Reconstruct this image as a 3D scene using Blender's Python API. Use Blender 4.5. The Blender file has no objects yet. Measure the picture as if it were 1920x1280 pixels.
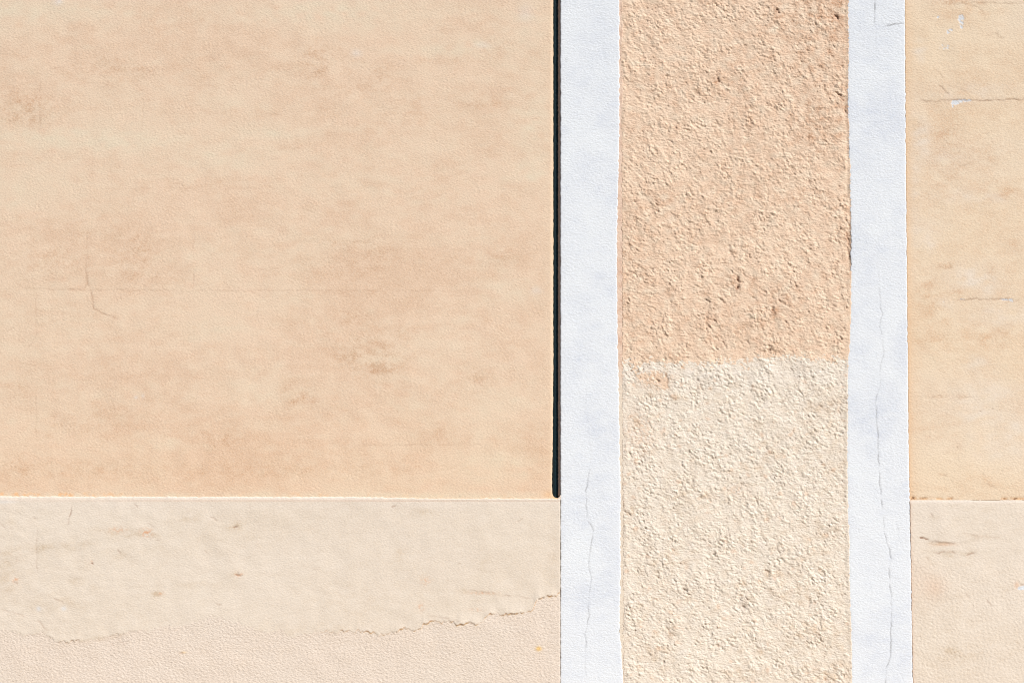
import bpy, math
import numpy as np

# ------------------------------------------------------------------ camera
S = 0.00125                      # metres of wall per photo pixel
ZC = 1.5                         # height of the picture centre above the pavement
DIST = 4.0
scene = bpy.context.scene
C = scene.collection
cam_d = bpy.data.cameras.new('camera'); cam = bpy.data.objects.new('camera', cam_d); C.objects.link(cam)
cam.location = (0, -DIST, ZC); cam.rotation_euler = (math.radians(90), 0, 0)
cam_d.sensor_width = 36; cam_d.lens = 36 * DIST / (1920 * S)
cam_d.clip_start = 0.05; cam_d.clip_end = 2000
scene.camera = cam

# ------------------------------------------------------------------ sky and sun
to_sun = np.array([0.56, -0.52, 0.645]); to_sun /= np.linalg.norm(to_sun)
elev = math.asin(to_sun[2]); azim = math.atan2(to_sun[0], to_sun[1])      # azimuth clockwise from +Y
world = bpy.data.worlds.new('World'); scene.world = world; world.use_nodes = True
wn = world.node_tree; wn.nodes.clear()
sky = wn.nodes.new('ShaderNodeTexSky'); sky.sky_type = 'NISHITA'; sky.sun_disc = False
sky.sun_elevation = elev; sky.sun_rotation = azim
bg = wn.nodes.new('ShaderNodeBackground'); bg.inputs['Strength'].default_value = 0.06
wo = wn.nodes.new('ShaderNodeOutputWorld')
wn.links.new(sky.outputs[0], bg.inputs[0]); wn.links.new(bg.outputs[0], wo.inputs[0])
sun_d = bpy.data.lights.new('sun', 'SUN'); sun_d.energy = 4.85; sun_d.angle = math.radians(0.53); sun_d.color = (1, 0.985, 0.97)
sun = bpy.data.objects.new('sun', sun_d); C.objects.link(sun)
from mathutils import Vector
sun.rotation_euler = Vector(to_sun.tolist()).to_track_quat('Z', 'Y').to_euler(); sun.location = (4, -6, 8)
vs = scene.view_settings; vs.view_transform = 'Standard'; vs.look = 'None'; vs.gamma = 1; vs.use_curve_mapping = False
vs.exposure = 0.03
scene.cycles.filter_width = 1.05

# ------------------------------------------------------------------ noise
T = 2048                                         # tile of the noise fields, in photo pixels
fy = np.fft.fftfreq(T)[:, None]; fx = np.fft.rfftfreq(T)[None, :]
def field(seed, lam, width=0.6, ang=None, stretch=1.0, lowpass=False, beta=1.0):
    """tileable gaussian noise; lam = wavelength in photo px; ang = direction of elongation in degrees, y down"""
    r = np.random.default_rng(seed)
    w = np.fft.rfft2(r.standard_normal((T, T)).astype(np.float32))
    if ang is None: f = np.hypot(fx, fy)
    else:
        a = math.radians(ang); u = fx*math.cos(a)+fy*math.sin(a); v = -fx*math.sin(a)+fy*math.cos(a)
        f = np.hypot(u*stretch, v/1.0)
    f = np.maximum(f, 1e-6)
    if lowpass: g = 1.0 / (1 + (f*lam)**(2*beta+0.0)) ; g[0, 0] = 0
    else: g = np.exp(-0.5*(np.log(f*lam)/width)**2)
    n = np.fft.irfft2(w*g, s=(T, T)).astype(np.float32)
    return (n-n.mean())/n.std()
def samp(F, X, Y, ox=0, oy=0):
    x = (X+ox) % T; y = (Y+oy) % T
    i = np.floor(x).astype(np.int32); j = np.floor(y).astype(np.int32)
    a = (x-i).astype(np.float32); b = (y-j).astype(np.float32)
    i %= T; j %= T; i1 = (i+1) % T; j1 = (j+1) % T
    return (F[j, i]*(1-a)+F[j, i1]*a)*(1-b)+(F[j1, i]*(1-a)+F[j1, i1]*a)*b
def sstep(e0, e1, x):
    t = np.clip((x-e0)/(e1-e0), 0, 1); return t*t*(3-2*t)

F_cloud = field(1, 260, lowpass=True, beta=1.15, ang=0, stretch=1.9)      # broad mottling, longer than high
F_cloud2 = field(2, 120, lowpass=True, beta=1.3)
F_mid = field(3, 34, 0.55, ang=0, stretch=1.6)
F_und = field(4, 90, 0.5)
F_gr1 = field(5, 6.6, 0.40, ang=38, stretch=1.7)                          # trowel grain running down to the right
F_gr2 = field(6, 4.3, 0.30)
F_trow = field(7, 13, 0.45, ang=-28, stretch=3.0)
F_rag = field(8, 26, 0.8)
F_lump = field(9, 24, 0.45, ang=36, stretch=1.25)

def worley(seed, cell):
    """tileable grains: height of rounded pellets of about `cell` px"""
    n = int(T/cell); c = T/n
    r = np.random.default_rng(seed)
    px = (r.random((n, n))).astype(np.float32); py = (r.random((n, n))).astype(np.float32)
    rad = (0.55+0.55*r.random((n, n))).astype(np.float32); hh = (0.35+0.65*r.random((n, n))).astype(np.float32)
    g = (np.arange(T, dtype=np.float32)+0.5)/c
    X, Y = np.meshgrid(g, g)
    I = np.floor(X).astype(np.int32); J = np.floor(Y).astype(np.int32)
    out = np.zeros((T, T), np.float32)
    for dj in (-1, 0, 1):
        for di in (-1, 0, 1):
            i = (I+di) % n; j = (J+dj) % n
            dx = X-(I+di)-px[j, i]; dy = Y-(J+dj)-py[j, i]
            ca, sa = 0.8, 0.6
            u = dx*ca+dy*sa; v = -dx*sa+dy*ca
            q = 1-((u*0.85)**2+(v*1.1)**2)/rad[j, i]**2
            out = np.maximum(out, np.sqrt(np.clip(q, 0, 1))*hh[j, i])
    return out
W1 = worley(11, 8.5); W2 = worley(12, 4.6)
F_speck = field(13, 11, 0.7); F_band = field(17, 45, 0.5, ang=0, stretch=5.0); F_fl = field(14, 5.5, 0.4); F_rl = field(15, 9.0, 0.42, ang=40, stretch=1.9); F_shaded_pit = field(16, 5.5, 0.45, ang=42, stretch=2.8)

# ------------------------------------------------------------------ rasterised line marks (cracks, chips) in photo px
GX0, GY0, GW, GH, GS = -40, -40, 2000, 1360, 1.0
def poly_field(polys, half=1.0, jitter=1.2, seed=0):
    A = np.zeros((GH, GW), np.float32); r = np.random.default_rng(seed)
    for pts, amp in polys:
        pts = np.array(pts, float); w = []
        for a, b in zip(pts[:-1], pts[1:]):
            L = np.hypot(*(b-a)); k = max(2, int(L/0.5)); w.append(a+(b-a)*np.linspace(0, 1, k, endpoint=False)[:, None])
        w.append(pts[-1:]); w = np.vstack(w); n = len(w)
        d = r.standard_normal((n+60, 2)); ker = np.hanning(9); ker /= ker.sum()
        d1 = np.stack([np.convolve(d[:, c], ker, 'same') for c in (0, 1)], 1)[30:30+n]*jitter*1.6
        ker2 = np.hanning(41); ker2 /= ker2.sum()
        d2 = np.stack([np.convolve(d[:, c], ker2, 'same') for c in (0, 1)], 1)[30:30+n]*jitter*5
        w = w+d1+d2
        var = np.convolve(r.standard_normal(n+60), ker2, 'same')[30:30+n]*4
        aa = amp*np.clip(0.8+0.45*var, 0.1, 1.3)
        tl = max(2, min(int(n*0.2), 20)); ii = np.arange(n); aa = aa*np.clip(0.25+0.75*np.minimum(ii, n-1-ii)/tl, 0, 1)
        R = int(math.ceil(half*2))+1
        for (x, y), am in zip(w, aa):
            i0 = int(round(x-GX0)); j0 = int(round(y-GY0))
            if i0-R < 0 or j0-R < 0 or i0+R+1 > GW or j0+R+1 > GH: continue
            xx = np.arange(i0-R, i0+R+1)+GX0; yy = np.arange(j0-R, j0+R+1)+GY0
            D = (xx[None, :]-x)**2+(yy[:, None]-y)**2
            v = am*np.exp(-D/(2*(half*0.62)**2))
            s = A[j0-R:j0+R+1, i0-R:i0+R+1]; np.maximum(s, v, out=s)
    return A
def gsamp(A, X, Y):
    x = np.clip(X-GX0, 0, GW-1.01); y = np.clip(Y-GY0, 0, GH-1.01)
    i = x.astype(np.int32); j = y.astype(np.int32); a = x-i; b = y-j
    v = (A[j, i]*(1-a)+A[j, i+1]*a)*(1-b)+(A[j+1, i]*(1-a)+A[j+1, i+1]*a)*b
    return v*((X > GX0) & (X < GX0+GW) & (Y > GY0) & (Y < GY0+GH))
def blobs(lst, X, Y):
    """soft hand-placed blotches: (cx, cy, rx, ry, amount[, angle])"""
    o = np.zeros_like(X)
    for b in lst:
        cx, cy, rx, ry, am = b[:5]; a = math.radians(b[5]) if len(b) > 5 else 0
        dx = X-cx; dy = Y-cy; u = dx*math.cos(a)+dy*math.sin(a); v = -dx*math.sin(a)+dy*math.cos(a)
        o += am*np.exp(-((u/rx)**2+(v/ry)**2))
    return o

# ------------------------------------------------------------------ mesh helpers
def axis(a, b, lo, hi, step):
    """coordinates from a to b: fine `step` inside [lo, hi], growing outside"""
    lo = max(lo, a); hi = min(hi, b); n = max(2, int(round((hi-lo)/step))+1)
    mid = list(np.linspace(lo, hi, n)); left = []; right = []
    x, s = lo, step
    while x > a+1e-6:
        s = min(s*1.10, 60); x = max(a, x-s) if x-s > a+s*0.5 else a; left.append(x)
    x, s = hi, step
    while x < b-1e-6:
        s = min(s*1.10, 60); x = min(b, x+s) if x+s < b-s*0.5 else b; right.append(x)
    return np.array(left[::-1]+mid+right)
def mesh_from(name, V, Q, mat, parent, attrs=None, smooth=True):
    me = bpy.data.meshes.new(name)
    me.vertices.add(len(V)); me.vertices.foreach_set('co', V.astype(np.float32).ravel())
    me.loops.add(Q.size); me.loops.foreach_set('vertex_index', Q.astype(np.int32).ravel())
    me.polygons.add(len(Q)); me.polygons.foreach_set('loop_start', np.arange(0, Q.size, 4, dtype=np.int32))
    me.update(calc_edges=True)
    if smooth: me.polygons.foreach_set('use_smooth', np.ones(len(Q), bool))
    for k, v in (attrs or {}).items():
        at = me.attributes.new(k, 'FLOAT', 'POINT'); at.data.foreach_set('value', v.astype(np.float32).ravel())
    me.materials.append(mat)
    o = bpy.data.objects.new(name, me); C.objects.link(o)
    if parent: o.parent = parent; o.matrix_parent_inverse = parent.matrix_world.inverted()
    return o
def sheet(X, Y, H, depth, skirt=0.018):
    """grid sheet on the facade. X, Y photo px; H outward relief in metres; depth = base y. edges turn back into the wall."""
    P = np.stack([(X-960)*S, depth-H, ZC+(640-Y)*S], -1)
    P = np.pad(P, ((1, 1), (1, 1), (0, 0)), mode='edge')
    for sl in (np.s_[0, :], np.s_[-1, :], np.s_[:, 0], np.s_[:, -1]): P[sl][..., 1] = depth+skirt
    nr, nc = P.shape[:2]
    idx = np.arange(nr*nc).reshape(nr, nc)
    Q = np.stack([idx[1:, :-1], idx[1:, 1:], idx[:-1, 1:], idx[:-1, :-1]], -1).reshape(-1, 4)
    return P.reshape(-1, 3), Q
def padded(A): return np.pad(A, 1, mode='edge').ravel()
def split(V, Q, attrs, mask):
    q = Q[mask]; u, inv = np.unique(q, return_inverse=True)
    return V[u], inv.reshape(q.shape), {k: a[u] for k, a in attrs.items()}
def box(name, x0, x1, y0, y1, z0, z1, mat, parent=None):
    v = np.array([(x, y, z) for x in (x0, x1) for y in (y0, y1) for z in (z0, z1)], float)
    q = np.array([(0, 1, 3, 2), (4, 6, 7, 5), (0, 4, 5, 1), (2, 3, 7, 6), (0, 2, 6, 4), (1, 5, 7, 3)])
    return mesh_from(name, v, q, mat, parent, smooth=False)
def thing(name, label, cat, loc, group=None):
    o = bpy.data.objects.new(name, None); C.objects.link(o); o.location = loc; o['label'] = label; o['category'] = cat; o['kind'] = 'thing'
    if group: o['group'] = group
    bpy.context.view_layer.update(); return o

# ------------------------------------------------------------------ materials
K = 0.90
def lin(r, g, b, k=K):
    f = lambda c: ((c/255+0.055)/1.055)**2.4 if c > 10 else c/255/12.92
    return (f(r)*k, f(g)*k, f(b)*k, 1)
def plaster(name, base, dark, pale, crackc, chipc, grain=0.32, gscale=330, rough=0.92, fleck=0.26, accent=None):
    m = bpy.data.materials.new(name); m.use_nodes = True; nt = m.node_tree; N = nt.nodes; Lk = nt.links.new
    b = N['Principled BSDF']; b.inputs['Roughness'].default_value = rough
    b.inputs['Specular IOR Level'].default_value = 0.2
    tc = N.new('ShaderNodeTexCoord')
    def att(n):
        a = N.new('ShaderNodeAttribute'); a.attribute_name = n; return a.outputs['Fac']
    def mix(fac, a, c):
        x = N.new('ShaderNodeMix'); x.data_type = 'RGBA'
        Lk(fac, x.inputs[0])
        if isinstance(a, tuple): x.inputs[6].default_value = a
        else: Lk(a, x.inputs[6])
        x.inputs[7].default_value = c; return x.outputs[2]
    def noise(scale, detail=3, rough_=0.6, vec=None):
        n = N.new('ShaderNodeTexNoise'); n.inputs['Scale'].default_value = scale; n.inputs['Detail'].default_value = detail
        n.inputs['Roughness'].default_value = rough_; Lk(vec or tc.outputs['Object'], n.inputs['Vector']); return n.outputs['Fac']
    def rmp(v, a, c, o0=0.0, o1=1.0):
        x = N.new('ShaderNodeMapRange'); x.inputs[1].default_value = a; x.inputs[2].default_value = c
        x.inputs[3].default_value = o0; x.inputs[4].default_value = o1; Lk(v, x.inputs[0]); return x.outputs[0]
    def mul(a, c):
        x = N.new('ShaderNodeMath'); x.operation = 'MULTIPLY'; Lk(a, x.inputs[0])
        if isinstance(c, (int, float)): x.inputs[1].default_value = c
        else: Lk(c, x.inputs[1])
        return x.outputs[0]
    # fine dirt flecks break the stain edges up
    fl = rmp(noise(300, 4, 0.8), 0.38, 0.66, 0.25, 1.7)
    col = mix(mul(att('stain_shade'), fl), base, dark)  # dirt mask; on the left plinth it also carries the painted lip shadow
    col = mix(att('pale'), col, pale)
    fk = rmp(noise(520, 2, 0.6), 0.52, 0.72, 0.0, fleck)
    sa = N.new('ShaderNodeMath'); sa.operation = 'MULTIPLY_ADD'; Lk(att('stain_shade'), sa.inputs[0]); sa.inputs[1].default_value = 1.6; sa.inputs[2].default_value = 0.5
    col = mix(mul(fk, sa.outputs[0]), col, tuple(c*0.72 for c in dark[:3])+(1,))
    if accent: col = mix(att('accent'), col, accent)
    col = mix(att('chip'), col, chipc)
    col = mix(att('crack'), col, crackc)
    Lk(col, b.inputs['Base Color'])
    mp = N.new('ShaderNodeMapping'); mp.inputs['Rotation'].default_value = (0, math.radians(40), 0)
    mp.inputs['Scale'].default_value = (0.55, 1, 1.25); Lk(tc.outputs['Object'], mp.inputs['Vector'])
    bn = noise(gscale, 3, 0.65, mp.outputs['Vector'])
    bp = N.new('ShaderNodeBump'); bp.inputs['Strength'].default_value = grain; bp.inputs['Distance'].default_value = 0.004
    Lk(bn, bp.inputs['Height']); Lk(bp.outputs['Normal'], b.inputs['Normal'])
    return m
M_peach = plaster('peach_plaster', lin(236, 208.5, 182), lin(209, 170, 137), lin(233, 216, 190), lin(150, 104, 72), lin(232, 226, 220), accent=lin(244, 196, 150))
M_peach_r = plaster('light_peach_plaster', lin(238, 216, 188), lin(221, 184, 150), lin(237, 222, 204), lin(138, 100, 74), lin(222, 225, 229), accent=lin(236, 192, 148))
M_cream = plaster('cream_plaster', lin(234, 220, 203), lin(213, 192, 166), lin(236, 223, 209), lin(140, 92, 60), lin(224, 228, 232), grain=0.28, accent=lin(226, 176, 140))
M_cream_low = plaster('pinkish_cream_plaster', lin(236, 220, 204), lin(222, 200, 176), lin(232, 222, 208), lin(140, 92, 60), lin(236, 228, 220), grain=0.5, accent=lin(240, 200, 130))
M_white = plaster('white_paint', lin(234, 237, 241), lin(217, 222, 232), lin(240, 243, 245), lin(112, 108, 108), lin(232, 236, 240), grain=0.35, fleck=0.0)
M_rpeach = plaster('peach_roughcast_paint', lin(243, 214, 187), lin(202, 156, 122), lin(238, 220, 196), lin(120, 80, 58), lin(232, 224, 214), grain=0.6, gscale=220)
M_rcream = plaster('cream_roughcast_paint', lin(241, 227.5, 210), lin(214, 186, 156), lin(240, 228, 214), lin(120, 84, 60), lin(232, 224, 214), grain=0.6, gscale=220, accent=lin(234, 190, 156))
M_margin = plaster('margin_plaster', lin(238, 210, 188), lin(214, 172, 146), lin(236, 222, 202), lin(150, 104, 80), lin(232, 224, 214), grain=0.3)
def plain(name, rgb, rough=0.8, nscale=60, amt=0.25, bump=0.3, dist=0.003):
    m = bpy.data.materials.new(name); m.use_nodes = True; nt = m.node_tree; b = nt.nodes['Principled BSDF']
    n = nt.nodes.new('ShaderNodeTexNoise'); n.inputs['Scale'].default_value = nscale; n.inputs['Detail'].default_value = 5
    tc = nt.nodes.new('ShaderNodeTexCoord'); nt.links.new(tc.outputs['Object'], n.inputs['Vector'])
    r = nt.nodes.new('ShaderNodeMix'); r.data_type = 'RGBA'; nt.links.new(n.outputs['Fac'], r.inputs[0])
    r.inputs[6].default_value = tuple(c*(1-amt) for c in rgb)+(1,); r.inputs[7].default_value = tuple(c*(1+amt) for c in rgb)+(1,)
    nt.links.new(r.outputs[2], b.inputs['Base Color']); b.inputs['Roughness'].default_value = rough
    bp = nt.nodes.new('ShaderNodeBump'); bp.inputs['Strength'].default_value = bump; bp.inputs['Distance'].default_value = dist
    nt.links.new(n.outputs['Fac'], bp.inputs['Height']); nt.links.new(bp.outputs['Normal'], b.inputs['Normal'])
    return m
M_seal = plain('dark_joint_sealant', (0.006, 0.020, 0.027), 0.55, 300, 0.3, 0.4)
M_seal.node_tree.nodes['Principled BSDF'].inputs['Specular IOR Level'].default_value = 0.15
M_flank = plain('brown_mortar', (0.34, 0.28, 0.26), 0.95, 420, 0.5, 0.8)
M_core = plain('masonry_core', (0.42, 0.34, 0.27), 0.95, 30)
M_pave = plain('pavement_stone', (0.44, 0.37, 0.29), 0.95, 14, 0.2)

# ------------------------------------------------------------------ ground
YG = 640+ZC/S                                    # photo row of the foot of the wall
XL, XR, YT = -2700, 4700, -2900                  # extents of the facade in photo px
def struct(o): o['kind'] = 'structure'; return o
gr = struct(box('ground', -400, 400, -400, 400, -0.42, -0.12, plain('asphalt', (0.055, 0.055, 0.057), 0.95, 40)))
pv = struct(box('pavement', (XL-960)*S-6, (XR-960)*S+6, -2.6, 3, -0.12, 0.0, M_pave))

STEP = 1.55
TOPZ = ZC+(640-YT)*S
# edge functions of the painted bands (photo px), with a small hand-painted wobble
def edge(pts, seed, wob=0.5):
    p = np.array(pts, float)
    def f(Y): return np.interp(Y, p[:, 0], p[:, 1])+samp(F_rag, np.full_like(Y, seed*97.0), Y*1.0)*wob
    return f
e_join = lambda Y: np.interp(Y, [-9999, 700, 850, 905, 924, 928, 930.5, 932.3, 933.3, 934.2], [1037.8, 1037.3, 1036, 1034.6, 1035.2, 1036.4, 1038, 1040, 1043.5, 1051])+samp(F_rag, np.full_like(Y, 5.), Y)*0.25*(Y < 925)
topl = lambda X: np.interp(X, [0, 120, 330, 690, 820, 1051], [929.5, 930.2, 930.5, 931.0, 934.2, 934.2])+samp(F_rag, X, X*0+70)*0.4
e_b1l = edge([(-9999, 1051), (9999, 1051)], 2, 0.25)
e_b1r = edge([(-9999, 1161), (0, 1161), (264, 1161), (375, 1158), (467, 1156.4), (555, 1157), (657, 1158.4), (725, 1160), (860, 1162), (905, 1163.7), (1100, 1163), (1175, 1161.3), (1222, 1165), (1280, 1168), (9999, 1168)], 3)
e_rl = edge([(-9999, 1163), (120, 1163.5), (280, 1166), (700, 1166.6), (905, 1167.5), (1040, 1168), (1280, 1170), (9999, 1170)], 4, 0.8)
e_b2l = edge([(-9999, 1588.6), (0, 1589), (117, 1590), (172, 1588.5), (310, 1592.5), (440, 1595.3), (489, 1595), (592, 1593.7), (657, 1591), (668, 1588.5), (860, 1587.4), (960, 1588.5), (1012, 1591), (1080, 1591), (1167, 1594.4), (1280, 1596), (9999, 1596)], 5)
e_b2r = edge([(-9999, 1694), (0, 1696), (440, 1699.3), (860, 1703.7), (960, 1706), (1280, 1711.3), (9999, 1716)], 6, 0.35)

def grid(ys, fl, fr, xs=None, step=STEP):
    """rows ys; columns between the edge curves"""
    if xs is None:
        w = (fr(np.array([600.]))-fl(np.array([600.])))[0]; u = np.linspace(0, 1, int(w/step)+1)
        L = fl(ys)[:, None]; R = fr(ys)[:, None]; X = L+(R-L)*u[None, :]
    else:
        # xs absolute, the end nearest the frame is bent to the edge curve
        X = np.repeat(xs[None, :], len(ys), 0)
        if fr is not None: d = (fr(ys)-xs[-1])[:, None]; X = X+d*np.exp(-np.abs(X-xs[-1])/30.0)
        if fl is not None: d = (fl(ys)-xs[0])[:, None]; X = X+d*np.exp(-np.abs(X-xs[0])/30.0)
    return X, np.repeat(ys[:, None], X.shape[1], 1)
FY0, FY1 = -50, 1330                              # rows meshed finely
FX0, FX1 = -50, 1970
def infr(X, Y): return ((X > FX0-40) & (X < FX1+40) & (Y > FY0-40) & (Y < FY1+40)).astype(np.float32)

# ------------------------------------------------------------------ marks
left_cracks = [
 ([(163,440),(163,486),(162,505),(161,516),(164,531),(171,546),(173,565),(176,578)], .42), ([(162,512),(164,531),(171,546),(173,565),(176,578),(184,584),(195,589),(210,593),(221,598)], .62),
 ([(22,520),(30,531),(45,540),(100,543),(155,543),(162,530)], .38), ([(100,543),(200,544),(330,545),(520,545),(700,545.5),(880,545)], .28),
 ([(190,354),(330,353),(470,354),(690,352)], .15), ([(640,835),(760,834),(905,833)], .2), ([(350,161),(450,161)], .18),
 ([(75,155),(75,190),(74,250)], .3), ([(173,270),(173,330)], .2), ([(362,432),(363,480),(362,545)], .3), ([(68,548),(66,600),(67,640)], .28), ([(67,735),(68,790),(67,835)], .22),
 ([(270,178),(267,210),(266,245)], .22), ([(240,565),(246,545),(262,520)], .2), ([(0,622),(14,621),(30,613)], .4), ([(50,652),(62,641),(70,640)], .3),
 ([(85,133),(105,127),(130,128)], .22), ([(380,108),(395,108),(405,113)], .3), ([(590,240),(605,258),(600,275)], .2), ([(480,506),(500,504),(525,502)], .3),
 ([(220,785),(240,772),(258,762)], .25), ([(470,545),(480,552),(488,556)], .35), ([(744,770),(748,775)], .6), ([(650,456),(672,452),(700,456)], .3), ([(0,5),(95,0)], .0),
 ([(490,215),(505,213),(525,217)], .25), ([(280,650),(290,640),(292,662),(300,668)], .2), ([(345,112),(347,108)], .6), ([(343,108),(345,110)], .5), ([(558,113),(560,115)], .7), ([(361,437),(363,439)], .6)]
left_pl_cracks = [
 ([(135,945),(133,962),(129,975),(127,985)], .5), ([(0,978),(10,988),(25,992)], .4), ([(90,1115),(105,1122),(118,1128),(128,1136)], .55), ([(70,1160),(82,1175),(92,1183)], .3),
 ([(275,980),(285,985),(294,990)], .35), ([(282,992),(276,1005),(273,1018),(300,1046)], .0), ([(402,1050),(385,1035),(372,1030)], .0), ([(384,1033),(392,1038)], .45),
 ([(876,1104),(905,1108),(940,1115),(1000,1120)], .32), ([(802,1153),(820,1155),(845,1159),(862,1165)], .5), ([(250,945),(258,950)], .4), ([(395,968),(408,975)], .3),
 ([(402,1129),(410,1131),(417,1133)], .45), ([(972,976),(980,970)], .7), ([(735,950),(741,947)], .7), ([(70,990),(69,1030),(70,1075)], .22),
 ([(208,1205),(212,1208)],.4),([(224,1202),(234,1206),(244,1198)],.3),([(113,1222),(119,1224)],.5), ([(335,1225),(345,1222)],.4), ([(437,988),(446,986)],.7), ([(440,1076),(456,1077)],.7), ([(445,1070),(448,1080)],.5),
 ([(171,1053),(175,1055)],.9), ([(27,1088),(34,1092)],.7), ([(30,1045),(36,1050)],.5), ([(294,1011),(301,1014)],.7), ([(221,1030),(226,1035)],.6), ([(838,1087),(842,1088)],.8), ([(861,1056),(864,1057)],.5),
 ([(468,945),(470,950)],.7), ([(720,1113),(722,1114)],.6), ([(552,1105),(556,1112)],.0), ([(0,1140),(25,1148),(52,1156)],.25), ([(60,968),(68,972)],.3)]
lip_pts = [(-400,1185),(0,1178),(30,1183),(50,1191),(80,1183),(110,1203),(160,1199.6),(215,1190),(262,1179),(280,1183),(300,1172),(350,1170),(380,1160),(400,1152),(430,1163),(455,1170),(480,1178),(505,1185),(525,1178),(548,1192),(594,1183),(650,1183),(690,1182.5),(715,1188),(740,1185),(758,1174),(772,1181),(785,1180),(795,1167),(808,1162),(835,1167),(850,1164.5),(862,1169),(900,1167),(910,1158.5),(920,1150),(950,1150),(975,1147),(1000,1144),(1003,1134),(1006,1122.5),(1030,1117.5),(1045,1114),(1051,1103)]
right_cracks = [
 ([(1725,189),(1745,190),(1775,188),(1800,187),(1850,188),(1890,187),(1925,188)], .62), ([(1790,563),(1830,560),(1870,561),(1885,562),(1896,566),(1925,560)], .5), ([(1870,561),(1882,562),(1890,561),(1898,567)], .8), ([(1800,561),(1808,563)], .6),
 ([(1710,743),(1780,745),(1830,744)], .2), ([(1765,6),(1790,8),(1830,6),(1925,7)], .35), ([(1820,10),(1835,16),(1845,20)],.3), ([(1865,62),(1873,70),(1880,72)], .4), ([(1762,96),(1790,97)], .3), ([(1766,80),(1768,90)],.3),
 ([(1750,128),(1762,138),(1770,150)], .25), ([(1760,160),(1775,174),(1782,180)], .45), ([(1750,252),(1772,248),(1792,243)], .3), ([(1770,262),(1778,270)], .3), ([(1788,285),(1794,288),(1800,282)], .4), ([(1795,312),(1810,310),(1825,303)], .3),
 ([(1758,500),(1775,504),(1783,500),(1778,492)], .3), ([(1775,160),(1800,168),(1822,176)], .2), ([(1722,246),(1728,248)],.3), ([(1850,868),(1852,870)],.0), ([(1795,838),(1797,840)], .7), ([(1838,770),(1840,771)], .5), ([(1858,767),(1860,768)], .5),
 ([(1845,905),(1858,911),(1870,914)], .3), ([(1765,890),(1775,892)], .3), ([(1760,740),(1768,745)], .35), ([(1796,738),(1803,744)], .4), ([(1842,887),(1845,889)], .4)]
right_pl_cracks = [
 ([(1724,1006),(1731,1007),(1739,1010)], 1.0), ([(1742,1017),(1760,1016),(1772,1018),(1790,1017)], .55), ([(1750,1036),(1775,1035),(1795,1036),(1800,1040)], .4), ([(1810,1040),(1822,1037),(1830,1036)], .4), ([(1735,1040),(1741,1048)], .4),
 ([(1805,1000),(1835,1006),(1875,1008)], .25), ([(1852,1122),(1860,1138)], .35), ([(1810,1110),(1818,1122)], .25), ([(1745,962),(1750,970)], .3), ([(1912,1095),(1920,1096)], .6)]
b1_cracks = [([(1100,700),(1098,760),(1103,800),(1108,850),(1105.5,876)], .10), ([(1105.5,876),(1101,907),(1098,921),(1099.6,939.5),(1099.6,969),(1104,979),(1112,993),(1106,1037),(1103,1057),(1108.5,1083),(1104.6,1116),(1103,1155),(1098,1188),(1098,1215)], .6), ([(1098,1205),(1097,1240),(1099,1275)], .2),
 ([(1051,977),(1066,977)], .3), ([(1060,110),(1063,118)], .4), ([(1164,1090),(1160,1110)],.0), ([(1161,1170),(1162,1180),(1161,1190)], .9)]
b2_cracks = [([(1639,-30),(1640,30),(1639,44),(1643,48)], .95), ([(1643,48),(1642,70),(1643,110)], .2), ([(1655,51),(1665,48),(1680,45),(1697,45)], .95),
 ([(1645,440),(1646,500),(1648,537)], .12), ([(1648,537),(1650,560),(1650,575),(1654,588),(1651,597),(1649,615),(1655,632),(1657,662),(1652,680),(1649,700),(1651,722)], .42), ([(1651,722),(1643,740),(1641,755),(1644,775),(1643,795),(1646,815),(1646,860),(1649,875),(1649,900),(1651,925),(1656,965),(1658,1000),(1662,1015),(1668,1030),(1670,1048),(1667,1065),(1668,1100),(1671,1115),(1670,1150),(1670,1200),(1668,1235),(1662,1250),(1659,1300)], .7),
 ([(1680,980),(1684,995),(1690,1005),(1700,1015),(1708,1015)], .35), ([(1700,560),(1702,700)], .0)]
C_left = poly_field([(p, a*.72) for p, a in left_cracks], 1.1, .5, 1); C_leftp = poly_field(left_pl_cracks, 1.15, .5, 2)
C_right = poly_field(right_cracks, 1.1, .6, 3); C_rightp = poly_field(right_pl_cracks, 1.4, .6, 4)
C_b1 = poly_field([(p, a*.8) for p, a in b1_cracks], 0.9, .35, 5); C_b2 = poly_field([(p, a*.85) for p, a in b2_cracks], 0.9, .35, 6)
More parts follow.
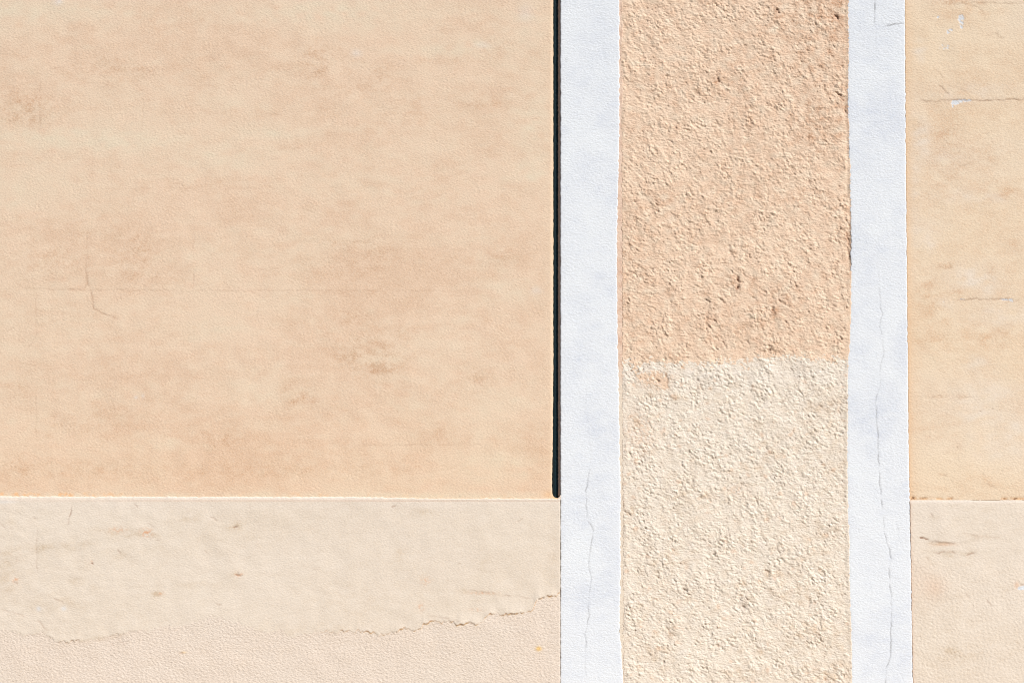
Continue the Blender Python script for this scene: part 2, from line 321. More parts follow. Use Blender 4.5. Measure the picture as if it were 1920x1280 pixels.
rough_marks = [([(1379,516),(1383,527),(1389,531)],1.), ([(1387,535),(1380,540),(1380,547),(1387,551)],1.), ([(1447,573),(1453,582),(1449,590)],1.), ([(1336,529),(1350,536),(1362,534)],.8), ([(1370,593),(1383,601)],.9), ([(1389,511),(1401,520)],.7),
 ([(1440,645),(1446,660)],.9), ([(1336,600),(1348,607)],.7), ([(1410,556),(1420,566)],.7), ([(1460,560),(1468,574)],.7), ([(1425,540),(1436,549)],.6), ([(1320,560),(1332,566)],.5), ([(1470,600),(1478,612)],.7), ([(1395,636),(1405,646)],.6), ([(1352,640),(1362,652)],.6), ([(1490,530),(1498,544)],.5), ([(1400,470),(1408,484)],.5), ([(1260,400),(1272,408)],.5), ([(1205,355),(1212,370)],.5), ([(1340,230),(1352,240)],.5), ([(1500,430),(1512,440)],.5), ([(1586,436),(1592,452),(1588,468),(1595,480),(1587,494)],1.), ([(1391,1134),(1397,1143)],1.), ([(1397,1118),(1403,1129)],.8), ([(1447,1169),(1457,1177)],.9), ([(1434,1068),(1443,1073)],1.), ([(1254,1179),(1262,1190),(1269,1193)],.8),
 ([(1533,1190),(1541,1201)],.8), ([(1245,1235),(1247,1246),(1253,1256)],.6), ([(1168,902),(1168,955),(1176,960),(1181,968)],.7), ([(1168,965),(1168,1004),(1179,1010)],.6), ([(1414,928),(1423,946)],.8), ([(1435,838),(1444,851)],.8), ([(1518,756),(1546,763)],.7), ([(1571,768),(1577,786)],.8),
 ([(1228,708),(1239,717)],.8), ([(1248,688),(1250,726)],.5), ([(1325,96),(1343,104)],.8), ([(1343,147),(1351,156)],.8), ([(1234,262),(1286,269)],.45), ([(1453,15),(1459,25)],.9), ([(1563,26),(1573,37)],1.), ([(1565,170),(1582,185)],.7), ([(1575,200),(1590,215)],.7), ([(1550,90),(1560,110)],.5),
 ([(1400,575),(1415,590)],.6), ([(1350,560),(1362,570)],.6), ([(1500,390),(1480,385)],.6), ([(1180,380),(1200,378)],.5), ([(1395,905),(1380,925)],.5), ([(1520,1120),(1515,1140)],.5), ([(1400,895),(1420,893)],.5), ([(1580,500),(1541,502)],.3), ([(1365,1180),(1380,1200)],.5), ([(1280,1100),(1295,1110)],.5)]
C_rough = poly_field(rough_marks, 1.7, .8, 8)
lip = np.array(lip_pts, float)
def lipf(X): return np.interp(X, lip[:, 0], lip[:, 1])+samp(F_rag, X, X*0+300)*1.6+samp(F_gr1, X, X*0+40)*0.8

peach_dark = [(40,215,70,35,.55),(60,200,40,16,.3),(215,125,60,28,.40),(260,130,22,14,.35),(600,120,60,45,.42),(590,95,16,22,.3),(615,200,20,18,.3),(715,132,22,20,.40),(690,165,60,22,.25),(760,215,70,18,.25),(860,108,60,16,.32),(900,195,55,10,.32),(940,85,70,12,.3),
 (425,205,22,12,.35),(550,275,26,14,.28),(500,210,40,10,.22),(700,668,65,36,.75),(640,655,30,20,.25),(720,690,30,12,.35),(100,490,60,35,.4),(250,490,42,40,.42),(265,460,18,16,.3),(330,525,50,18,.28),(570,505,40,22,.35),(455,480,26,16,.25),(700,470,70,22,.3),(660,510,40,18,.3),(690,545,60,10,.3),
 (640,455,40,6,.35),(660,590,36,22,.35),(940,480,30,20,.3),(900,710,34,16,.42),(770,620,60,14,.25),(30,730,50,26,.3),(50,690,30,16,.25),(140,800,90,30,.35),(200,770,60,25,.25),(400,820,60,24,.3),(560,740,30,30,.3),(590,750,60,12,.2),(540,730,18,22,.3),
 (480,880,200,20,.30),(180,880,130,18,.4),(30,870,50,30,.4),(820,820,70,20,.28),(640,840,60,16,.3),(700,880,170,16,.25),(970,840,40,22,.25),(400,830,40,14,.15),(360,345,80,14,.25),(200,440,120,16,.2),(850,310,60,16,.15),(800,190,50,16,.2),(930,180,50,14,.3),
 (720,0,90,12,.35),(860,10,30,14,.3),(330,30,120,16,.12),(90,590,60,20,.15),(350,260,60,18,.12),(730,350,60,14,.15),(130,130,40,12,.25),(300,200,90,16,.15),(920,290,60,16,.15),(500,560,70,16,.1),(985,260,20,80,.1)]
peach_pale = [(150,260,190,20,.65),(230,275,50,18,.3),(60,20,260,26,.5),(620,25,160,34,.55),(430,300,90,24,.45),(420,190,70,14,.3),(840,95,80,12,.45),(900,80,50,10,.35),(1000,240,40,90,.45),(1000,330,60,16,.35),(1000,30,60,50,.3),(30,380,70,26,.25),(420,620,50,14,.4),(310,830,60,22,.35),
 (500,730,70,24,.3),(960,545,70,20,.4),(900,440,60,26,.2),(300,490,30,14,.2),(520,250,80,12,.35),(500,930,900,7,.6),(380,870,30,20,.2),(940,870,70,24,.35),(760,760,60,20,.25),(860,590,40,20,.2),(560,560,60,14,.25),(620,360,80,14,.2),(800,370,120,30,.2),(930,740,60,40,.2),(390,470,50,16,.3),(250,730,40,12,.15),(680,280,40,10,.2)]
peach_chip = [(108,5,9,6,.5),(112,2,4,4,.4),(668,100,10,7,.45),(255,745,4,3,.6),(268,742,3,4,.5),(985,25,14,16,.35),(905,85,14,6,.3),(1005,545,10,7,.35)]

def relief_smooth(X, Y, a=1.0, trow=1.0):
    w = np.clip(0.75+0.35*samp(F_und, X, Y, 500, 100), 0.2, 1.5)
    return a*w*(samp(F_gr1, X, Y)*0.00007+samp(F_gr2, X, Y)*0.000085)+trow*samp(F_trow, X, Y)*0.00005*np.clip(samp(F_und, X, Y, 50, 700), 0, 2)+samp(F_und, X, Y)*0.00014

def add_core(parent, name, x0, x1):
    return box(name, (x0-960)*S, (x1-960)*S, 0.03, 0.40, 0.0, TOPZ-0.002, M_core, parent)

# ------------------------------------------------------------------ left wall
wall_l = thing('rendered_wall', 'wide peach plastered wall left of the dark joint, above a cracked cream plinth', 'wall', ((400-960)*S, 0.1, 0))
ys = axis(YT, 930.0, FY0, 930.0, STEP); ys = np.append(ys, np.arange(930.7, 935.3, 0.6)); xs = axis(XL, 1037, FX0, 1037, STEP)
X, Y = grid(ys, None, e_join, xs); Y = Y+(topl(X)-934.2)*np.exp(np.minimum(0, Y-935)/15.0)
m = infr(X, Y)
st = 0.17+0.045*samp(F_cloud, X, Y)+0.045*samp(F_cloud2, X, Y)+0.04*samp(F_mid, X, Y)+0.05*samp(F_speck, X, Y)+0.022*samp(F_band, X, Y)
st = st+0.60*blobs(peach_dark, X, Y)*np.clip(0.75+0.35*samp(F_mid, X, Y, 300, 200)+0.35*samp(F_rag, X, Y, 9, 9)+0.35*samp(F_speck, X, Y, 900, 9), 0, 2.5)
pl = 0.12+0.10*samp(F_cloud, X, Y, 900, 500)+0.06*samp(F_mid, X, Y, 100, 900)+0.035*samp(F_band, X, Y, 500, 0)+blobs(peach_pale, X, Y)*(0.9+0.3*samp(F_mid, X, Y, 700, 20))
pl = np.maximum(pl, 0.55*np.exp(-(1037-X)/9.0))
st = st-0.4*np.clip(pl, 0, 1)
ck = gsamp(C_left, X, Y)
bl = np.exp(-((Y-topl(X)+3.5)/3.2)**2)*np.clip(.45+.6*samp(F_rag, X, Y, 33, 3)+.3*samp(F_gr1, X, Y, 33, 3), 0, 1.2)
acc = np.clip(bl*(0.45+0.4*samp(F_mid, X, Y*0, 5, 77))*sstep(300, 60, np.abs(X-60))+bl*0.35*np.clip(samp(F_mid, X, Y*0, 300, 177), 0, 1)+0.35*np.exp(-(1037-X)/4.0)+0.5*np.exp(-((X-1028)/12)**2-((Y-927)/7)**2)+sstep(700, 930, Y)*0.12, 0, .9)
H = relief_smooth(X, Y)*(0.15+0.85*m)-0.0009*ck-0.0012*sstep(1032, 1037, X)
V, Q = sheet(X, Y, H, 0.0)
mesh_from('peach_render', V, Q, M_peach, wall_l, {'stain_shade': padded(np.clip(st, 0, 1)), 'pale': padded(np.clip(pl, 0, .9)), 'crack': padded(np.clip(ck, 0, .9)), 'chip': padded(np.clip(blobs(peach_chip, X, Y)*0.8, 0, .8)), 'accent': padded(acc)})
# plinth: a trowelled skim coat ending in a torn lip over coarser plaster
ys = axis(934.4, YG, 934.4, FY1, STEP); xs = axis(XL, 1050.4, FX0, 1050.4, STEP)
X, Y = grid(ys, None, None, xs); Y = Y+(topl(X)-934.2)*np.exp(-(Y-934.4)/5.0); YB = Y-topl(X)
L = lipf(X)
skw = np.interp(X, [0, 40, 70, 90, 250, 285, 470, 490, 520, 590, 640, 1051], [3, 2, 6, .9, .9, 12, 12, 5, 10, 9, .9, .9])
skim = sstep(1, -1, (Y-L)/skw)
amt = np.interp(X, [0, 60, 110, 200, 290, 300, 420, 520, 560, 600, 690, 750, 1000, 1051], [.25, .45, .7, .6, .3, .03, .03, .15, .05, .3, .9, 1.4, 1.4, 1.1])
amt = amt*np.clip(0.85+0.4*samp(F_mid, X, Y*0.4, 0, 900), 0.2, 1.5)
edgeup = np.exp(-np.clip(L-Y, 0, 999)/14.0)
wav = samp(F_trow, X, Y*1.0, 200, 30)
H = np.where(Y < L, samp(F_und, X, Y)*0.00022+wav*0.00006+samp(F_gr1, X, Y)*0.00003+samp(F_mid, X, Y)*0.00008*np.clip(1.4-X/500, .2, 1.4), 0)
H = H*skim+(1-skim)*(samp(F_gr1, X, Y)*0.00015+samp(F_gr2, X, Y)*0.00012+samp(F_und, X, Y)*0.0002)
H = H+skim*(0.0002+0.0012*amt*edgeup)
ck = gsamp(C_leftp, X, Y)
H = H-0.0010*ck
H = H-np.interp(YB, [0, 0.6, 6.5, 8.5], [0.0012, 0.00105, 0.0003, 0.0])*np.interp(X, [0, 690, 820, 1051], [1, 1, .45, .4])      # sloping top of the plinth
lip_shade = np.exp(-((Y-L-0.6)/1.1)**2)*np.clip(amt-0.15, 0, 1.2)*np.clip(0.55+0.5*samp(F_rag, X, X*0+120), 0, 1)  # shadow under the torn lip, painted as a thin brown line
st = 0.08+0.06*samp(F_cloud, X, Y, 100, 33)+0.04*samp(F_mid, X, Y, 0, 400)
pl_dark = [(100,1025,80,10,.35,-6),(260,1000,50,8,.4,4),(215,995,40,8,.3),(15,1080,25,30,.35),(350,970,30,8,.35,-20),(440,985,12,8,.6),(30,975,25,10,.2),(160,1095,40,10,.25,20),(305,1030,20,8,.3),(295,1112,12,5,.7),(450,1075,14,8,.4),
 (370,1095,60,8,.2),(180,1198,50,5,.35,-10),(660,1130,60,50,.12),(750,1040,12,18,.25),(905,1050,12,24,.2),(60,1130,50,14,.2,15),(8,1055,18,20,.3),(560,1180,80,10,.15),(790,960,30,8,.3),(650,950,20,8,.3),(155,1060,16,10,.3),(130,1128,30,8,.3,30),(230,1040,20,10,.25),(1035,1050,14,80,.15),(900,1110,40,4,.3,6)]
st = (st+blobs(pl_dark, X, Y)*(0.9+0.5*samp(F_mid, X, Y, 900, 900)))+lip_shade*0.6
bd = np.exp(-((Y-938.3)/1.1)**2)
pale = 0.10+0.12*samp(F_cloud, X, Y, 300, 333)+0.7*sstep(940, 934, Y)*np.interp(X, [0, 150, 320, 620, 760, 1050], [.5, .4, .9, .9, .3, .2])+0.25*np.exp(-((Y-946)/8)**2)  # the ledge term paints its sunlit stripe into the colour
accs = blobs([(275,998,10,7,.9),(222,993,14,6,.5),(172,1053,3,2.5,1),(30,1087,5,5,.8),(301,1112,8,3,.5),(1010,1215,5,4,.0),(798,1088,9,7,.45),(790,1136,6,6,.3),(895,1142,12,3,.4),(905,1111,25,2.5,.5),(448,1076,8,4,.6),(790,1138,6,10,.2)], X, Y)
accs = accs*np.clip(.45+.8*samp(F_gr1, X, Y, 99, 1), 0, 1.3)+0.35*bd*np.interp(X, [0, 150, 300, 700, 1050], [.3, .3, .8, .8, .3])+0.8*lip_shade*(X > 560)
crk = np.clip(ck+0.30*bd*np.interp(X, [0, 300, 1050], [.4, .6, .8])+0.45*lip_shade, 0, .9)  # the painted lip shadow is added to the crack colour too
chipv = blobs([(120,1140,5,4,.5),(73,1140,4,4,.6),(5,940,30,3,.3)], X, Y)
A = {'stain_shade': padded(np.clip(st, 0, 1)), 'pale': padded(np.clip(pale, 0, .9)), 'crack': padded(crk), 'chip': padded(np.clip(chipv, 0, .8)), 'accent': padded(np.clip(accs+blobs([(1010,1215,5,4,1.3),(345,1222,5,2,.5)], X, Y), 0, .95))}
V, Q = sheet(X, Y, H, -0.0022)
low = padded(((Y-L) > 0).astype(float)) > 0.5
fm = low[Q].mean(1) > 0.5
plinth = thing_p = mesh_from('plinth', *[split(V, Q, A, fm)[i] for i in (0, 1)], M_cream_low, wall_l, split(V, Q, A, fm)[2])
v2, q2, a2 = split(V, Q, A, ~fm)
sk = mesh_from('skim_coat', v2, q2, M_cream, plinth, a2); sk['label'] = 'smooth trowelled cream skim coat with a torn cracked lower edge'
add_core(wall_l, 'masonry', XL+1, 1034)

# ------------------------------------------------------------------ right wall
wall_r = thing('rendered_wall', 'narrow light peach wall with white chips and cream plinth, right of both white bands', 'wall', ((2500-960)*S, 0.1, 0))
ys = axis(YT, 937.5, FY0, 937.5, STEP); xs = axis(1697, XR, 1697, FX1, STEP)
X, Y = grid(ys, e_b2r, None, xs); m = infr(X, Y)
XE = X-e_b2r(Y)
r_dark = [(1800,300,60,40,.35),(1860,360,60,14,.3),(1850,300,20,20,.3),(1745,560,26,30,.5),(1740,530,18,30,.3),(1800,545,18,8,.6),(1855,510,8,5,.5),(1895,460,18,10,.4),(1760,340,30,30,.25),(1770,500,14,8,.5),(1765,598,12,6,.5),(1840,630,60,24,.35),(1890,620,16,16,.3),(1740,640,40,20,.3),
 (1755,742,12,5,.6),(1800,745,12,6,.4),(1795,30,40,14,.3),(1800,5,40,6,.7),(1760,250,20,20,.25),(1900,770,40,20,.2),(1850,900,50,8,.3,10),(1765,890,14,4,.5),(1775,915,30,6,.3),(1740,200,20,10,.15),(1850,700,60,26,.2),(1730,810,30,20,.2),(1900,270,30,30,.1),(1900,365,40,16,.25),(1850,20,60,10,.3)]
r_pale = [(1725,95,16,18,.55),(1800,180,60,14,.3),(1730,260,16,40,.5),(1770,290,40,12,.3),(1850,170,50,14,.25),(1830,370,70,14,.35),(1740,450,20,22,.45),(1810,520,34,22,.55),(1850,530,30,24,.4),(1880,590,50,20,.45),(1770,570,16,12,.35),(1830,680,24,16,.45),(1860,730,60,14,.3),(1830,770,50,30,.35),(1860,840,60,30,.3),(1900,800,30,30,.3),(1900,950,60,3,.5),(1715,330,10,140,.3),(1770,80,14,14,.3)]
st = 0.12+0.07*samp(F_cloud, X, Y, 77, 1100)+0.06*samp(F_cloud2, X, Y)+0.06*samp(F_mid, X, Y)+.05*samp(F_speck, X, Y)+.8*blobs(r_dark, X, Y)*(0.85+0.5*samp(F_mid, X, Y, 30, 20))
pl = 0.08+0.12*samp(F_cloud, X, Y, 500, 900)+blobs(r_pale, X, Y)*(0.9+0.4*samp(F_mid, X, Y, 70, 720))
ck = gsamp(C_right, X, Y)
chip = blobs([(1802,35,5.5,7,1.2),(1802,48,4,7,1.1),(1781,58,6,4,.9),(1776,62,3,3,.6),(1759,33,3,3,.7),(1777,28,4,4,.35),(1768,88,10,7,.45),(1782,90,7,5,.4),(1879,158,5,5,.4),(1791,193,7,4,1.5),(1801,190,8,3,1.4),(1814,188.5,7,2.0,1.4),(1786,200,1.6,4,1.3),(1890,561.5,9,2,.9),(1880,561,8,1.6,.8),(1896,565,4,1.8,.9),(1900,470,9,4,.35),(1804,561.5,5,1.4,.8),(1767,566,8,4,.3)], X, Y)
chip = chip*np.clip(1+0.5*samp(F_gr1, X, Y, 44, 44), 0, 2)
chip = sstep(.35, .75, chip)*.95
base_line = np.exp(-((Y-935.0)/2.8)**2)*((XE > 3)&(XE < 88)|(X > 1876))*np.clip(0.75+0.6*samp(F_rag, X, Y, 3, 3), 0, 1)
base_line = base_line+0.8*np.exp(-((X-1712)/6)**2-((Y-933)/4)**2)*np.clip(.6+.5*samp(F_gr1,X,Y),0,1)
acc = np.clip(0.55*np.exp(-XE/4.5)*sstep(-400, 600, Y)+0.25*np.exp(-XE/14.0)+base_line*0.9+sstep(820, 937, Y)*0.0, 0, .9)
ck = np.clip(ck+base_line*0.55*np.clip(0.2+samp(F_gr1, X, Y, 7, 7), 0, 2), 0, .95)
H = relief_smooth(X, Y, 0.8)*(0.15+0.85*m)-0.0009*ck-0.0007*chip-0.0007*base_line
V, Q = sheet(X, Y, H, -0.0010)
mesh_from('peach_render', V, Q, M_peach_r, wall_r, {'stain_shade': padded(np.clip(st, 0, 1)), 'pale': padded(np.clip(pl, 0, .9)), 'crack': padded(ck), 'chip': padded(chip), 'accent': padded(acc)})
ys = axis(937.0, YG, 937.0, FY1, STEP); xs = axis(1705, XR, 1705, FX1, STEP)
X, Y = grid(ys, e_b2r, None, xs); m = infr(X, Y)
L = np.interp(X, [1700, 1740, 1800, 1860, 1930], [1040, 1048, 1055, 1070, 1060])+samp(F_und, X, Y*0+40)*10
rg = sstep(-14, 22, Y-L)
H = (1-rg)*(samp(F_und, X, Y)*0.0002+samp(F_gr1, X, Y)*0.00007+samp(F_trow, X, Y)*0.00006)+rg*(samp(F_gr1, X, Y)*0.00015+samp(F_gr2, X, Y)*0.00012+samp(F_und, X, Y)*0.0002)
H = H*(0.2+0.8*m)-np.interp(Y, [936, 937.2, 940.5, 942.5], [0.0010, 0.0009, 0.0002, 0.0])
ck = gsamp(C_rightp, X, Y)
H = H-0.0011*ck+0.0008*sstep(1, -1, Y-np.interp(X, [1700, 1724, 1740, 1790, 1830, 1930], [1006, 1007, 1013, 1018, 1010, 1006]))*np.exp(-np.abs(X-1765)/60)
st = 0.10+0.08*samp(F_cloud, X, Y, 10, 33)+0.06*samp(F_mid, X, Y, 0, 400)+blobs([(1790,1225,26,12,.45),(1770,1018,30,4,.6),(1790,1037,40,6,.45),(1750,968,10,6,.3),(1740,1045,14,8,.3),(1830,1005,40,5,.25),(1790,1110,20,8,.2)], X, Y)*(0.9+0.5*samp(F_mid, X, Y, 900, 900))
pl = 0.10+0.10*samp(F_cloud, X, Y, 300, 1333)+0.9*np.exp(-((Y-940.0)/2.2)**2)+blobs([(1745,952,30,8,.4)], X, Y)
acc = np.clip(blobs([(1755,1100,20,20,.2),(1730,1090,30,40,.12),(1850,1200,60,40,.0),(1770,1020,22,3,.35),(1906,1096,4,6,.5)], X, Y)+0.5*np.exp(-(X-e_b2r(Y))/2.2), 0, .9)
chip = sstep(.4, .7, blobs([(1918,1101,8,3.2,1.6),(1911,1103,3,2.5,1.)], X, Y))*.95
V, Q = sheet(X, Y, H, -0.0016)
mesh_from('plinth', V, Q, M_cream, wall_r, {'stain_shade': padded(np.clip(st, 0, 1)), 'pale': padded(np.clip(pl, 0, .9)), 'crack': padded(np.clip(ck, 0, .95)), 'chip': padded(chip), 'accent': padded(acc)})
add_core(wall_r, 'masonry', 1712, XR-1)

# ------------------------------------------------------------------ pilaster: two white bands with a roughcast field between them
pil = thing('pilaster', 'pilaster of roughcast, peach above and cream below, framed by two white bands', 'pilaster', ((1375-960)*S, 0.1, 0))
def band(fl, fr, C_, ox, label, blo):
    ys = axis(YT, YG, FY0, FY1, STEP); X, Y = grid(ys, fl, fr)
    ck = gsamp(C_, X, Y)
    und = samp(F_und, X, Y, ox, 0)
    w = np.clip(0.9+0.5*samp(F_und, X, Y, ox+300, 600), 0.15, 1.8)
    H = w*(samp(F_gr1, X, Y, ox, 9)*0.00004+samp(F_gr2, X, Y, ox, 9)*0.00009)+und*0.00005-0.0009*ck
    u = np.minimum(X-fl(Y[:, 0])[:, None], fr(Y[:, 0])[:, None]-X)
    H = H-0.0004*np.exp(-u/1.6)
    st = 0.12+0.14*samp(F_cloud2, X, Y, ox, 600)+0.12*samp(F_mid, X, Y, ox)+blobs(blo, X, Y)
    pl = 0.2+0.2*samp(F_cloud2, X, Y, ox+900, 20)+(ox > 0)*blobs([(1660,650,26,40,.8),(1670,700,20,14,.4)], X, Y)
    H = H*(1-(ox > 0)*0.5*np.clip(blobs([(1660,650,28,45,1)], X, Y), 0, 1))
    V, Q = sheet(X, Y, H, -0.0016)
    o = mesh_from('white_band', V, Q, M_white, pil, {'stain_shade': padded(np.clip(st, 0, 1)), 'pale': padded(np.clip(pl, 0, .9)), 'crack': padded(np.clip(ck, 0, .9)), 'chip': padded(X*0), 'accent': padded(X*0)})
    o['label'] = label
band(e_b1l, e_b1r, C_b1, 0, 'white painted band beside the dark joint', [(1080,700,30,90,.2),(1090,560,40,60,.15),(1080,1130,30,60,.2)])
band(e_b2l, e_b2r, C_b2, 811, 'white painted band with a long vertical hairline crack', [(1612,655,20,16,.6),(1650,800,30,80,.15),(1630,560,20,40,.2)])
# smooth margin between the first band and the roughcast
ys = axis(YT, YG, FY0, FY1, STEP); X, Y = grid(ys, lambda y: e_b1r(y)-0.6, lambda y: e_rl(y)+3.5, step=1.3)
Lr = (e_rl(Y[:, 0]))[:, None]
H = samp(F_gr1, X, Y)*0.0001-0.0016*sstep(0.2, 1.2, X-Lr)*sstep(200, 300, Y)
V, Q = sheet(X, Y, H, -0.0010)
mg = mesh_from('margin_strip', V, Q, M_margin, pil, {'stain_shade': padded(np.clip(.2+.2*samp(F_mid, X, Y), 0, 1)), 'pale': padded(np.clip(sstep(640, 760, Y)*.9, 0, 1)), 'crack': padded(np.clip(0.7*np.exp(-((X-Lr-0.8)/1.2)**2)*np.clip(.6+.5*samp(F_rag, Y, Y*0), 0, 1)*(.3+.7*sstep(240, 300, Y)), 0, 1)), 'chip': padded(X*0), 'accent': padded(X*0)})
# roughcast
ys = axis(YT, YG, FY0, FY1, 1.2); X, Y = grid(ys, e_rl, lambda y: e_b2l(y)+1.5, step=1.2); m = infr(X, Y)
wx = X+samp(F_gr1, X, Y, 90, 40)*0.9; wy = Y+samp(F_gr2, X, Y, 90, 140)*0.9
dens = np.clip(0.72+0.28*samp(F_und, X, Y, 100, 90)+0.22*samp(F_lump, X, Y, 600, 60), 0.15, 1.7)
def lean(F, ox, oy, k, x, y):
    # plaster thrown on and sagging: the lumps lean down to the left, steep below and gentle above
    f = samp(F, x, y, ox, oy)
    for _ in range(2): f = samp(F, x+0.66*k*f, y-0.75*k*f, ox, oy)
    return f
big = np.tanh(0.9*lean(F_lump, 0, 0, 2.5, wx, wy)); medl = np.tanh(1.1*lean(F_rl, 40, 80, 1.7, wx, wy)+0.3); sm = lean(F_gr1, 60, 600, 0.9, wx, wy)
H = 0.88*dens*(medl*0.00058+samp(W1, wx, wy)*0.0003+samp(W2, wx, wy, 300, 77)*0.0006+sm*0.00034+samp(F_fl, X, Y)*0.00012)+big*0.0005*np.clip(dens, .5, 1.3)+samp(F_und, X, Y)*0.0004
shaded_pit = sstep(1.5, 2.4, samp(F_shaded_pit, X, Y)+0.35*samp(F_und, X, Y, 700, 100)); H = H-0.0010*shaded_pit  # slanted shallow pits; their stroke-like shade is also painted in brown
rp = [(1380,527,10,7,.8),(1450,590,14,8,.6),(1230,712,10,6,.4),(1405,1130,8,10,.5)]
pits = blobs([(1384,536,3.5,4,1.2),(1383,524,2.5,3,1),(1449,580,3,5,1),(1452,590,3,4,.8),(1395,1138,4,3,1),(1440,1071,3,2.5,1),(1360,1140,0.1,.1,0),(1455,20,4,4,.8),(1568,30,4,5,.9),(1345,153,4,3,.7),(1600,470,4,14,.0)], X, Y)
gouge = gsamp(C_rough, X, Y)*np.clip(1+.4*samp(F_gr1, X, Y, 5, 5), .3, 1.6); H = H-0.0022*pits-0.0026*gouge+blobs([(1392,541,7,6,1),(1460,597,8,7,.7),(1390,600,10,8,.6),(1350,590,12,8,.5)], X, Y)*0.0014
ul = X-e_rl(Y[:, 0])[:, None]; ur = e_b2l(Y[:, 0])[:, None]-X
H = H*(0.15+0.85*m)
fl_, fr_ = sstep(0, 7, ul), sstep(0, 7, ur); H = (H*fl_+0.0003*(1-fl_))*fr_+0.0009*(1-fr_)
H = H-0.0010*np.exp(-((ur-3)/3.0)**2)*np.interp(Y, [0, 250, 400, 480, 520, 9999], [.4, .8, .8, 2.4, .0, .0])
bound = np.interp(X, [1160, 1190, 1200, 1215, 1245, 1260, 1330, 1400, 1450, 1480, 1560, 1600], [676, 678, 690, 676, 684, 680, 683, 676, 668, 670, 674, 676])+samp(F_rag, X, Y, 31, 3)*4+samp(F_gr1, X, Y, 3, 3)*3.5
patch = blobs([(1228,706,24,12,1.3),(1246,722,8,12,1.1),(1190,690,14,10,.7),(1200,705,10,5,.6),(1400,690,16,8,.6),(1375,680,12,8,.6),(1230,715,26,9,.4)], X, Y)*(1+.5*samp(F_gr1, X, Y, 3, 3))
isc = (Y > bound) & (patch < 0.55)
r_st = [(1530,20,70,70,.55),(1568,30,14,20,.5),(1525,230,40,40,.55),(1525,270,30,20,.4),(1455,25,18,14,.4),(1580,200,12,60,.5),(1590,430,12,60,.6),(1380,525,30,14,.5),(1450,585,18,16,.6),(1345,150,12,8,.5),(1210,150,30,12,.3),(1400,240,26,26,.3),(1200,460,60,60,.2),(1500,370,60,20,.4),(1480,560,60,30,.35),(1370,620,60,30,.3),(1350,170,60,30,.25),(1230,370,50,20,.3),(1500,120,60,60,.25),(1170,580,5,140,.3)]
base_n = 0.14+0.05*samp(F_cloud2, X, Y, 9, 9)+0.05*samp(F_mid, X, Y, 9, 9)+0.07*samp(F_lump, X, Y, 9, 9)
stp = base_n+0.65*blobs(r_st, X, Y)*(0.7+0.5*samp(F_lump, X, Y, 90, 9)+.3*samp(F_gr1, X, Y, 9, 900))
r_stc = [(1240,745,40,10,.3),(1230,720,30,12,.5),(1190,790,20,12,.4),(1440,850,20,12,.35),(1540,760,30,10,.35),(1390,880,60,8,.3),(1180,960,8,12,.6),(1540,1000,40,14,.3),(1450,1075,30,12,.35),(1395,1090,14,14,.4),(1520,1185,60,24,.35),(1250,1190,14,14,.35),(1230,1220,40,12,.3),(1420,1220,30,8,.3),(1550,1260,50,16,.45),(1400,1262,60,10,.3),(1500,1115,40,20,.3),(1270,1050,30,16,.3),(1320,930,60,10,.25)]
stc = 0.08+0.05*samp(F_cloud2, X, Y, 9, 9)+0.05*samp(F_mid, X, Y, 9, 9)+0.07*samp(F_lump, X, Y, 9, 9)+blobs(r_stc, X, Y)*(0.8+0.6*samp(F_lump, X, Y, 90, 9))
st = np.where(isc, stc, stp)
pl = 0.10+0.12*samp(F_mid, X, Y, 400, 9)+0.10*samp(F_lump, X, Y, 444, 9)+0.4*np.exp(-((Y-700)/22)**2)*isc
ac = np.clip(samp(F_lump, X, Y, 777, 9)-1.6, 0, 1)*0.35*isc+isc*blobs([(1200,810,30,40,.4),(1225,712,30,16,.6),(1380,920,20,10,.4)], X, Y)*np.clip(.5+.7*samp(F_gr1, X, Y, 77, 9), 0, 1)
A = {'stain_shade': padded(np.clip(st, 0, 1)), 'pale': padded(np.clip(pl, 0, .9)), 'crack': padded(np.clip(pits*.4+shaded_pit*.45+gouge*.6, 0, .85)), 'chip': padded(X*0), 'accent': padded(np.clip(ac, 0, .9))}  # crack colour also holds the painted shade of the slanted pits
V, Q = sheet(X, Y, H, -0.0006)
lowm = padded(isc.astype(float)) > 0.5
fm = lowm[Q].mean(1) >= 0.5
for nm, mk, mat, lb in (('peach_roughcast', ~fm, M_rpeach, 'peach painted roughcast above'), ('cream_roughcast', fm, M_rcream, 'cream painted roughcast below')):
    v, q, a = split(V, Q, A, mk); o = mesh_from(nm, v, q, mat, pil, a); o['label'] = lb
add_core(pil, 'masonry', 1053, 1708)

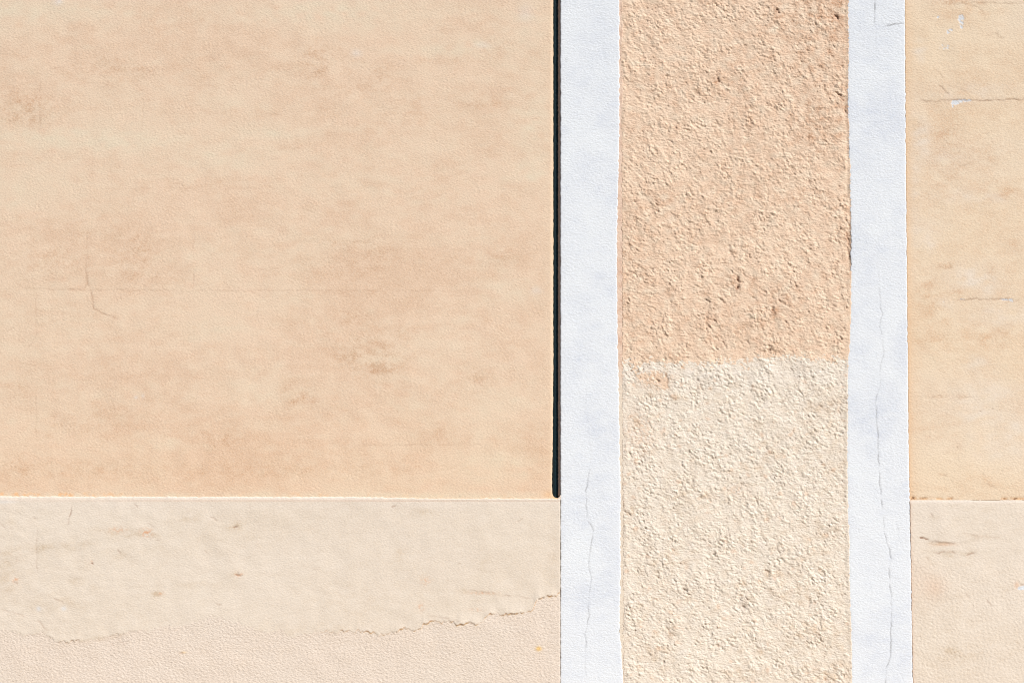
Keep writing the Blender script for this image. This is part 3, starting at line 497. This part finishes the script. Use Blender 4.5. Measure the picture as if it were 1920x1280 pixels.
# ------------------------------------------------------------------ the dark joint
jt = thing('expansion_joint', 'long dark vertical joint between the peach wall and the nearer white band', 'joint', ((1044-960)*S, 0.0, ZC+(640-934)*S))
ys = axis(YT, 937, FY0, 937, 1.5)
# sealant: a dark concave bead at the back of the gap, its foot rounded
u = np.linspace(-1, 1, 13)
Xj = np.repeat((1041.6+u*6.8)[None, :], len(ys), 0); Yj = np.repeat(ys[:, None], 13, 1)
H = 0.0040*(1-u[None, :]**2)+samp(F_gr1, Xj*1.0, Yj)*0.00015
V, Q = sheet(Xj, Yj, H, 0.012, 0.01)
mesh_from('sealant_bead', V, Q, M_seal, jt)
# mortar flank sloping back from the white band
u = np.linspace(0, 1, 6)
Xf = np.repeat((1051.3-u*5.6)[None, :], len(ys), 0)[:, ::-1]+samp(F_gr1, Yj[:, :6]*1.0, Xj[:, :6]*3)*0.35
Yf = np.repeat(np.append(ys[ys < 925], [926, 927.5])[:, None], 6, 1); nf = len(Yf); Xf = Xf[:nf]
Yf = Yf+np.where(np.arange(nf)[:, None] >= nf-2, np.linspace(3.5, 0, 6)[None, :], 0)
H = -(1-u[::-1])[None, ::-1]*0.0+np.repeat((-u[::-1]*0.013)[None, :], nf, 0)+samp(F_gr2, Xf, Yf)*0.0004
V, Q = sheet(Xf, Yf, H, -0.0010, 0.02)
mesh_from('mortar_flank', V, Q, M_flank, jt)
# small plaster corner that closes the foot of the joint on a slant
ys3 = np.linspace(927.5, 935.0, 9); t3 = np.linspace(0, 1, 6)
x0 = np.interp(ys3, [927.5, 930, 932.5, 935], [1051.0, 1049.6, 1047.2, 1044.5])[:, None]
Xc = x0+(1051.4-x0)*t3[None, :]; Yc = np.repeat(ys3[:, None], 6, 1); z0 = padded(Xc*0)
V, Q = sheet(Xc, Yc, samp(F_gr2, Xc, Yc)*0.0001, -0.0018, 0.02)
mesh_from('plaster_corner', V, Q, M_cream, wall_l, {'stain_shade': z0+.2, 'pale': z0+.2, 'crack': z0, 'chip': z0, 'accent': z0+.15})
